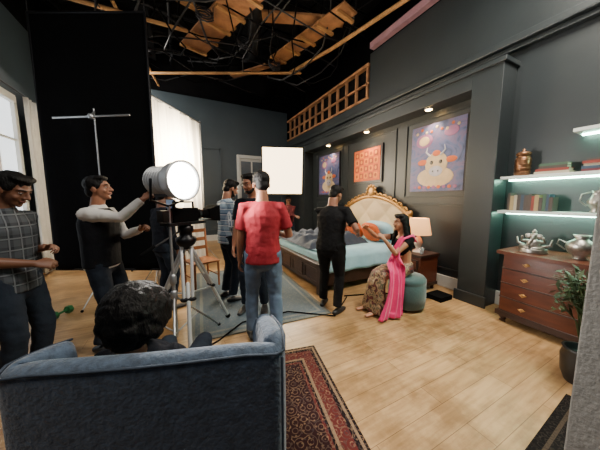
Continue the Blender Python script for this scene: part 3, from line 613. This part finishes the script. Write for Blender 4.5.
b=MB('back',MC); vs=[p for s_ in secs for p in s_]
b.add(vs,[(i*ns+j,(i+1)*ns+j,(i+1)*ns+(j+1)%ns,i*ns+(j+1)%ns) for i in range(NP-1) for j in range(ns)],M_VEL,True)
for e_ in (0,NP-1):
    cc=sum(secs[e_],V((0,0,0)))/ns; dd_=(V((*path[e_],0))-V((*path[1 if e_==0 else NP-2],0))).normalized()*.012
    ring=[p.lerp(cc,.15)+dd_ for p in secs[e_]]; o_=list(secs[e_])+ring
    fs_=[(j,(j+1)%ns,ns+(j+1)%ns,ns+j) for j in range(ns)]+[tuple(range(ns,2*ns))]
    b.add(o_,fs_,M_VEL,True)
ob=b.done(0,ch); 
q=ob.modifiers.new('w','WELD'); q.merge_threshold=.0005
q=ob.modifiers.new('ss','SUBSURF'); q.levels=2; q.render_levels=2
b=MB('piping',MC); b.tube([s_[3]+V((0,0,.004)) for s_ in secs],.005,M_VELD,8,ref=(0,0,1)); b.tube([s_[0]+V((0,0,.02)) for s_ in secs],.005,M_VELD,8,ref=(0,0,1))
for x in(.43,): b.tube([(x,.004,.16),(x,.002,.5),(x,.004,.92)],.005,M_VELD,8)
b.done(0,ch)
b=MB('seat_and_arms',MC); b.rbox((LX+.12,.09,.22),(.33,.78,.37),M_VEL,p=7,n=16); b.box((LX+.06,.09,.12),(.40,.74,.25),M_VEL)
for xa in(LX+.07,.38): b.rbox((xa-.06,.14,.12),(xa+.06,.78,.56),M_VEL,p=6,n=16); b.tube([(xa,.24,.56),(xa,.72,.56)],.062,M_VEL,16)
b.done(.01,ch)
b=MB('legs',MC)
for x in (LX+.07,.38):
    for y in (.08,.68): b.tube([(x,y,.15),(x,y,0.013)],[.028,.018],M_WD,10,rnd=False)
b.done(0,ch)
# ---------------------------------------------------------------- film equipment
def pt2(a,b_,u): return (a[0]+(b_[0]-a[0])*u,a[1]+(b_[1]-a[1])*u)
A=(-1.77,4.94);B=(-.31,4.20)
fg=empty('black_flag',(-1.02,4.56,0))
n_=V((B[1]-A[1],A[0]-B[0],0)).normalized()
b=MB('cloth'); b.grid(lambda u,v:tuple(V((*pt2(A,B,u),.4+3.7*v))+n_*.035*math.sin(u*17+v*2)*(1.1-v)),40,30,M_BLACK); b.done(0,fg,solid=.004)
b=MB('frame'); 
for z0 in (.4,4.1): b.tube([(*A,z0),(*B,z0)],.018,M_DKM,8)
for p in (A,B): b.tube([(*p,.4),(*p,4.1)],.018,M_DKM,8); b.tube([(*p,4.1),(*p,5.8)],.006,M_DKM,6)
b.done(0,fg)
def stand(name,p,top,legr=.45,hgt=.5,m=M_DKM,rot=0,th=.014,zf=.02):
    b=MB(name); x,y=p
    b.tube([(x,y,.12),(x,y,top*.5)],th,m,10,rnd=False); b.tube([(x,y,top*.5),(x,y,top)],th*.7,m,10,rnd=False); b.tube([(x,y,top*.5-.03),(x,y,top*.5+.03)],th*1.7,m,10)
    b.tube([(x,y,hgt-.03),(x,y,hgt+.03)],th*1.8,m,10)
    for k in range(3):
        a=k*2.094+rot; f=(x+legr*math.cos(a),y+legr*math.sin(a),zf); b.tube([(x,y,hgt),f],th*.6,m,8); b.tube([(x,y,.16),(x+legr*.5*math.cos(a),y+legr*.5*math.sin(a),.02+hgt*.48)],th*.5,m,8); b.ell(f,.018,M_BLACK)
    return b
b=stand('flag_stand',(-1.0,4.35),2.75,m=M_METAL); b.tube([(-1.45,4.42,2.58),(-.55,3.98,2.62)],.014,M_METAL,8); b.lathe([(.03,-.03),(.045,0),(.03,.03)],M_METAL,(-1.0,4.2,2.6),16); b.tube([(-1,4.35,2.7),(-1.0,4.2,2.6)],.015,M_METAL,8); b.done()
M_SILK=bpy.data.materials.new('white_silk'); M_SILK.use_nodes=True; nt=M_SILK.node_tree; nt.nodes.clear()
o_=nt.nodes.new('ShaderNodeOutputMaterial'); d1=nt.nodes.new('ShaderNodeBsdfDiffuse'); d2=nt.nodes.new('ShaderNodeBsdfTranslucent'); mxs=nt.nodes.new('ShaderNodeMixShader')
d1.inputs[0].default_value=c(238,234,226); d2.inputs[0].default_value=c(245,236,218); mxs.inputs[0].default_value=.6
nt.links.new(d1.outputs[0],mxs.inputs[1]); nt.links.new(d2.outputs[0],mxs.inputs[2]); nt.links.new(mxs.outputs[0],o_.inputs[0])
A2=(-.40,4.75);B2=(.5,6.0); sf=empty('diffusion_silk',(.05,5.4,0))
n2=V((B2[1]-A2[1],A2[0]-B2[0],0)).normalized()
b=MB('silk_sheet'); b.grid(lambda u,v:tuple(V((*pt2(A2,B2,u),.15+3.05*v))+n2*(.06*math.sin(u*30+.6*math.sin(v*4))+.03*math.sin(u*71+v*3))*(1.15-.75*v)),160,24,M_SILK); b.done(0,sf)
b=MB('frame'); b.tube([(*A2,3.22),(*B2,3.22)],.02,M_METAL,8); b.tube([(*B2,.02),(*B2,3.25)],.018,M_METAL,8); b.tube([(*A2,.02),(*A2,3.25)],.018,M_METAL,8)
for p_ in (A2,B2):
    for k in range(3): a=k*2.094+.4; b.tube([(p_[0],p_[1],.4),(p_[0]+.3*math.cos(a),p_[1]+.3*math.sin(a),.02)],.01,M_METAL,8)
b.done(0,sf)
BP=V((-.75,6.15,2.3)); bt=(V((.05,5.4,2.25))-BP).normalized(); q=bt.to_track_quat('Z','Y').to_matrix().to_4x4(); Mb=Matrix.Translation(BP)@q
bk=empty('backlight_fresnel',(BP.x,BP.y,0)); b=MB('lamp_head',Mb); b.lathe([(.05,-.3),(.12,-.28),(.13,-.1),(.15,0),(.13,.0)],M_DKM); b.done(0,bk); b=stand('stand',(BP.x,BP.y),2.15,.4,.5); b.done(0,bk)
l=bpy.data.lights.new('silk_beam','SPOT'); l.energy=3000; l.color=(1,.86,.64); l.spot_size=math.radians(105); l.spot_blend=1.0; l.shadow_soft_size=.1
o=bpy.data.objects.new('silk_beam',l); o.location=BP+bt*.04; o.rotation_euler=bt.to_track_quat('-Z','Y').to_euler(); SC.collection.objects.link(o); o.parent=bk; o.matrix_parent_inverse=Matrix.Translation(-bk.location)
# HMI
aim=V((.62,-.78,-.03)).normalized(); LP=V((0.03,2.40,1.665)); q=aim.to_track_quat('Z','Y').to_matrix().to_4x4(); ML=Matrix.Translation(LP)@q
M_LENS=mat('lit_lens',c(255,250,240),.3,var=0,bump=0,emit=40); M_GREY=mat('lamp_housing',c(175,177,180),.4,.3,var=.1)
hm=empty('studio_spotlight',(LP.x-.2,LP.y+.2,0)); b=MB('lamp_head',ML)
b.lathe([(.05,-.40),(.11,-.39),(.125,-.36),(.125,-.12),(.15,-.09),(.165,-.08),(.17,0),(.18,.005),(.18,.03),(.165,.03),(.16,.0)],M_GREY,(0,0,0),32)
for k in range(6): b.lathe([(.126,-.35+k*.035),(.135,-.347+k*.035),(.135,-.341+k*.035),(.126,-.338+k*.035)],M_GREY,(0,0,0),32)
b.box((-.04,-.15,-.34),(.04,-.11,-.15),M_DKM)
b.done(0,hm); b=MB('fresnel_lens',ML); b.lathe([(.158,.0),(.12,.015),(.06,.025),(0,.028)],M_LENS,(0,0,0),32); b.done(0,hm)
b=MB('yoke',ML); up=q.inverted()@V((0,0,1)); sd=V((0,0,1)).cross(up).normalized(); cN=V((0,0,-.2))
b.tube([cN+sd*.16,cN+sd*.17-up*.18,cN-up*.24,cN-sd*.17-up*.18,cN-sd*.16],.012,M_DKM,8,ref=(0,0,1)); b.done(0,hm)
cw=ML@cN; b=stand('light_stand_post',(cw.x,cw.y),1.43,.5,.55,M_METAL,.5,.018,.022); b.done(0,hm)
l=bpy.data.lights.new('hmi_beam','SPOT'); l.energy=380; l.color=(1,.95,.88); l.spot_size=math.radians(125); l.spot_blend=.7; l.shadow_soft_size=.14
o=bpy.data.objects.new('hmi_beam',l); o.location=LP+aim*.06; o.rotation_euler=aim.to_track_quat('-Z','Y').to_euler(); SC.collection.objects.link(o); o.parent=hm; o.matrix_parent_inverse=Matrix.Translation(-hm.location)
# softbox
SP=V((2.36,5.6,2.2)); ai=V((-.32,-.93,-.14)).normalized(); q=ai.to_track_quat('Z','Y').to_matrix().to_4x4(); MS=Matrix.Translation(SP)@q
sb=empty('softbox_light',(SP.x,SP.y,0)); b=MB('diffuser',MS)
b.grid(lambda u,v:(-.5+u,-.57+1.14*v,.05*math.sin(math.pi*u)*math.sin(math.pi*v)),12,12,mat('softbox_face',c(255,226,180),.5,var=0,bump=0,emit=6)); b.done(0,sb)
b=MB('housing',MS); k=.51;h2=.58
b.add([(-k,-h2,-.0),(k,-h2,-.0),(k,h2,-.0),(-k,h2,-.0),(-.12,-.12,-.4),(.12,-.12,-.4),(.12,.12,-.4),(-.12,.12,-.4)],[(0,1,5,4),(1,2,6,5),(2,3,7,6),(3,0,4,7),(4,5,6,7)],M_BLACK)
for a_,b__ in (((-k,-h2,0),(k,-h2,0)),((k,-h2,0),(k,h2,0)),((k,h2,0),(-k,h2,0)),((-k,h2,0),(-k,-h2,0))): b.tube([a_,b__],.012,M_BLACK,8)
b.done(0,sb); pb=MS@V((0,0,-.42)); b=stand('stand',(pb.x,pb.y),2.25,.5,.5); b.done(0,sb)
l=bpy.data.lights.new('softbox_glow','AREA'); l.energy=120; l.color=(1,.84,.62); l.size=.9; o=bpy.data.objects.new('softbox_glow',l); o.location=SP+ai*.07; o.rotation_euler=ai.to_track_quat('-Z','Y').to_euler(); SC.collection.objects.link(o); o.parent=sb; o.matrix_parent_inverse=Matrix.Translation(-sb.location)
# camera + tripod
M_ALU=mat('tripod_aluminium',c(200,202,204),.4,.3,var=.05,bump=0)
tp=empty('film_camera_on_tripod',(.04,2.76,0)); AX=V((.04,2.70,1.1)); b=MB('tripod')
for f in ((-.36,2.90),(.02,2.28),(.47,2.92)):
    F_=V((f[0],f[1],.045)); s_=(F_-AX).cross(V((0,0,1))).normalized()*.038
    k1=AX.lerp(F_,.55)
    for g in(-1,1): b.tube([AX+s_*g*1.3-V((0,0,.05)),k1+s_*g],.016,M_ALU,8)
    b.tube([k1-(F_-AX).normalized()*.15,F_],.019,M_ALU,8); b.tube([k1+s_*1.3,k1-s_*1.3],.022,M_DKM,8); b.ell(F_,(.03,.03,.028),M_BLACK)
    b.tube([V((AX.x,AX.y,.5)),AX.lerp(F_,.58)],.010,M_ALU,8)
b.lathe([(.03,-.12),(.09,-.06),(.1,-.03),(.1,0),(.06,.02),(.06,.06),(.075,.07),(.075,.12),(.04,.14)],M_DKM,tuple(AX),24)
b.tube([AX+V((-.05,-.05,.08)),AX+V((-.35,-.3,-.08))],.011,M_DKM,8); b.tube([AX+V((-.27,-.235,-.03)),AX+V((-.36,-.31,-.085))],.016,M_BLACK,8)
b.done(0,tp)
MCam=T(.04,2.70,1.24)@R(-55,'Z'); b=MB('camera_rig',MCam)
b.box((-.06,-.16,.03),(.06,.12,.17),M_BLACK); b.box((-.08,-.22,0),(.08,.2,.03),M_DKM); b.box((-.05,-.26,.04),(.05,-.165,.15),M_DKM)
b.tube([(0,.12,.1),(0,.28,.1)],.045,M_BLACK,20,rnd=False); b.tube([(0,.15,.1),(0,.18,.1)],.052,M_DKM,20,rnd=False)
b.add([(-.06,.27,.05),(.06,.27,.05),(.06,.27,.15),(-.06,.27,.15),(-.1,.38,.01),(.1,.38,.01),(.1,.38,.19),(-.1,.38,.19)],[(0,1,5,4),(1,2,6,5),(2,3,7,6),(3,0,4,7),(0,3,2,1)],M_BLACK)
b.tube([(0,-.12,.17),(0,-.12,.23),(0,.1,.23),(0,.1,.17)],.012,M_BLACK,8,ref=(1,0,0)); b.tube([(.03,.09,.04),(.03,.38,.04)],.007,M_METAL,8); b.tube([(-.03,.09,.04),(-.03,.38,.04)],.007,M_METAL,8)
b.tube([(-.06,0,.14),(-.16,-.02,.2)],.007,M_METAL,8); b.box((-.26,-.03,.15),(-.12,-.01,.26),M_DKM); b.box((-.25,-.034,.16),(-.13,-.03,.25),mat('monitor_screen',c(60,80,110),.2,var=.3,bump=0,emit=.6)); b.done(.004,tp)
wc=MB('wooden_chair',T(.28,4.25,0.013)@R(200,'Z')); MW=mat('honey_wood',c(140,84,44),.5,var=.2)
wc.box((-.22,-.22,.43),(.22,.22,.46),MW)
for x in(-.2,.2):
    wc.tube([(x,.2,.43),(x,.2,0.02)],[.02,.016],MW,8,rnd=False); wc.tube([(x,-.2,0.02),(x,-.2,.45),(x,-.26,.95)],[.018,.022,.018],MW,8)
    wc.tube([(x,.2,.2),(x,-.2,.2)],.011,MW,8)
for z_ in (.6,.75,.9): wc.box((-.2,-.245-(z_-.6)*.12,z_),(.2,-.225-(z_-.6)*.12,z_+.06),MW)
wc.done(.004)
b=MB('green_dumbbell',T(-1.42,3.95,.055)@R(60,'Z')); GR=mat('green_vinyl',c(20,96,50),.5)
b.tube([(-.07,0,0),(.07,0,0)],.014,GR,10)
for x in(-.09,.09): b.tube([(x-.025,0,0),(x+.025,0,0)],[.05,.05],GR,6,smooth=False,rnd=False)
b.done()
b=MB('floor_cable'); b.tube([(-.4,2.3,.012),(-.1,2.25,.012),(.3,2.45,.03),(.6,2.7,.03),(1.2,2.7,.03),(1.7,2.35,.012),(2.2,2.75,.012)],.009,M_BLACK,8); b.done()
# ---------------------------------------------------------------- PEOPLE
def W_(loc,phi,H,p):
    return tuple((T(loc[0],loc[1],0)@R(phi,'Z')@Matrix.Scale(H/1.72,4))@V(p))
person('man_in_red_shirt',(.73,2.26),-18,1.77,SKIN1,F_RED,F_JEAN,wr=W_((.73,2.26),-18,1.77,(.17,.24,1.08)),al=(-.13,.08,.09),ar=(.13,-.06,.09),pitch=12,yaw=8,pr=(.5,-.6,-.7))
person('man_in_black_shirt',(1.76,2.56),-58,1.69,SKIN1,F_BLACK,F_BLACK,wr=(2.08,2.40,1.06),wl=(2.11,2.62,1.14),lean=.10,pitch=24,yaw=-14,w=1.15,al=(-.13,.06,.09),ar=(.14,-.08,.09),pr=(.6,-.6,-.6))
person('man_in_blue_check_shirt',(.60,3.50,.013),-75,1.77,SKIN1,F_PL1,F_DJEAN,sleeve='roll',wr=(.85,3.40,1.1),pitch=22,beard=True,vox=.0065)
person('bearded_crew_man',(.84,2.98,.013),150,1.80,SKIN1,F_NAVY,F_DJEAN,pitch=12,beard=True,glasses=True,yaw=-30,vox=.0065)
person('man_in_maroon_shirt',(2.62,5.85),160,1.60,SKIN2,F_MAR,F_DJEAN,sleeve='long',pitch=25,wl=(2.45,5.55,1.05),wr=(2.7,5.55,1.05),vox=.008)
person('crew_man_in_dark_clothes',(-.22,3.62),-60,1.66,SKIN2,F_NAVY,F_DJEAN,pitch=15,vox=.008,sleeve='long')
person('man_in_waistcoat',(-.71,2.92),-108,1.71,SKIN1,F_WHITE,F_DJEAN,sleeve='long',vest=F_VEST,wr=(-.31,2.69,1.50),wl=(-.36,2.86,1.20),curl=.75,pitch=-6,yaw=8,al=(-.13,.08,.09),pl=(-.3,-.2,-1),pr=(.3,-.3,-1))
person('man_in_grey_plaid_shirt',(-1.13,2.47),-108,1.70,SKIN2,F_PL2,F_DJEAN,sleeve='roll',wl=(-.95,2.53,1.12),wr=(-.95,2.33,1.04),curl=.6,pitch=26,pl=(-.2,-.6,-1),pr=(.2,-.6,-1))
M_w=MC@V((-.205,.50,0))
person('seated_man_in_armchair',(M_w.x,M_w.y,.013),-19,1.58,SKIN2,F_NAVY,F_DJEAN,pelvis=(0,0,.475),al=(-.13,.44,.09),ar=(.13,.44,.09),lean=-.66,bushy=1.78,pitch=30,wl=tuple(MC@V((-.26,.70,.46))),wr=tuple(MC@V((-.06,.70,.46))),w=.84)
# woman
rt,MWm,J=person('woman_in_pink_sari',(2.69,2.17),82,1.62,SKIN3,F_BLACK,None,hair='long',fem=True,pelvis=(0,-.02,.60),wl=(2.32,2.16,.98),wr=(2.26,2.42,1.10),legs=False,pitch=0,yaw=-8,curl=.35,lean=.10)
sk=MB('skirt',MWm); P=J['P']
sk.tube([P+V((0,0,.09)),P+V((0,.0,0)),P+V((0,.12,-.03)),P+V((0,.3,-.03)),P+V((0,.42,-.07)),P+V((0,.47,-.2)),P+V((0,.48,-.4)),P+V((0,.50,-.565))],[(.13,.11),(.17,.13),(.18,.11),(.165,.09),(.15,.09),(.16,.09),(.20,.11),(.24,.13)],F_SKIRT,24,ref=(1,0,0),rnd=False)
remesh(sk,.010,rt,3,disp=.03,dsc=.07)
ft=MB('feet',MWm)
for g in(-1,1):
    ft.tube([(g*.1,.5,.05),(g*.1,.6,.03),(g*.11,.68,.022)],[(.03,.035),(.036,.024),(.03,.015)],SKIN3,10,ref=(1,0,0))
remesh(ft,.007,rt,1)
dr=MB('dupatta',MWm)
pth=[V((-.10,-.10,.99)),V((-.12,-.01,1.085)),V((-.10,.12,1.04)),V((-.09,.19,.92)),V((-.10,.22,.78)),V((-.14,.25,.70)),V((-.20,.28,.62)),V((-.235,.30,.50)),V((-.26,.33,.34)),V((-.28,.37,.18)),V((-.30,.42,.03))]
wds=[.055,.055,.05,.055,.08,.11,.13,.13,.14,.16,.20]
def dfn(u,v):
    f=v*(len(pth)-1); i=min(int(f),len(pth)-2); t=f-i; p=pth[i].lerp(pth[i+1],t); w_=wds[i]*(1-t)+wds[i+1]*t
    k=.012*math.sin(u*26+v*3)+.022*math.sin(u*11+v*5)*v; g=max(0,min(1,(v-.4)/.2)); wv=V((1-g,g,0)).normalized(); nv=V((-g,1-g,0)).normalized()
    return tuple(p+wv*(w_*(u*2-1))+nv*k+V((0,0,.03*math.sin(u*9) if .05<v<.95 else .0)))
dr.grid(dfn,50,70,F_PINK); dr.done(0,rt,solid=.004)
# ---------------------------------------------------------------- added fill lights (invented, out of shot)
def overhead(name,p,tgt,size,en,col):
    p=V(p); dr_=(V(tgt)-p).normalized(); q=dr_.to_track_quat('-Z','Y'); Mx=Matrix.Translation(p)@q.to_matrix().to_4x4(); h=size/2
    e=empty(name,p); b=MB('housing',Mx); b.box((-h-.05,-h-.05,.02),(h+.05,h+.05,.14),M_BLACK); b.done(0,e)  # made-up housing dressed around the added fill light
    l=bpy.data.lights.new(name+'_source','AREA'); l.energy=en; l.size=size; l.color=col; o=bpy.data.objects.new('source',l); o.location=p; o.rotation_euler=q.to_euler(); SC.collection.objects.link(o); o.parent=e; o.matrix_parent_inverse=Matrix.Translation(-p)
overhead('overhead_fill_light',(2.75,.6,4.5),(2.3,2.0,0),1.2,240,(1,.92,.78))  # general room fill, no such lamp known on this set
overhead('overhead_fill_light',(-1.0,.6,4.4),(.5,3.2,.6),1.2,60,(1,.95,.88))
l=bpy.data.lights.new('far_fill_light','AREA'); l.energy=110; l.size=1.0; l.color=(1,.93,.82); o=bpy.data.objects.new('far_fill_light',l); o.location=(-1.6,8.0,4.7); o.rotation_euler=(V((2.5,7.4,1.5))-V((-1.6,8.0,4.7))).to_track_quat('-Z','Y').to_euler(); SC.collection.objects.link(o)  # area light added to brighten the far end, has no fixture
wd=bpy.data.worlds.new('World'); SC.world=wd; wd.use_nodes=True; wd.node_tree.nodes['Background'].inputs[0].default_value=(.8,.88,1,1); wd.node_tree.nodes['Background'].inputs[1].default_value=.08
cd=bpy.data.cameras.new('camera'); cd.sensor_width=36; cd.lens=235/600*36; cd.clip_start=.02; co=bpy.data.objects.new('camera',cd); co.location=(0,0,1.5); co.rotation_euler=(math.radians(90-6.3),0,math.radians(-27)); SC.collection.objects.link(co); SC.camera=co
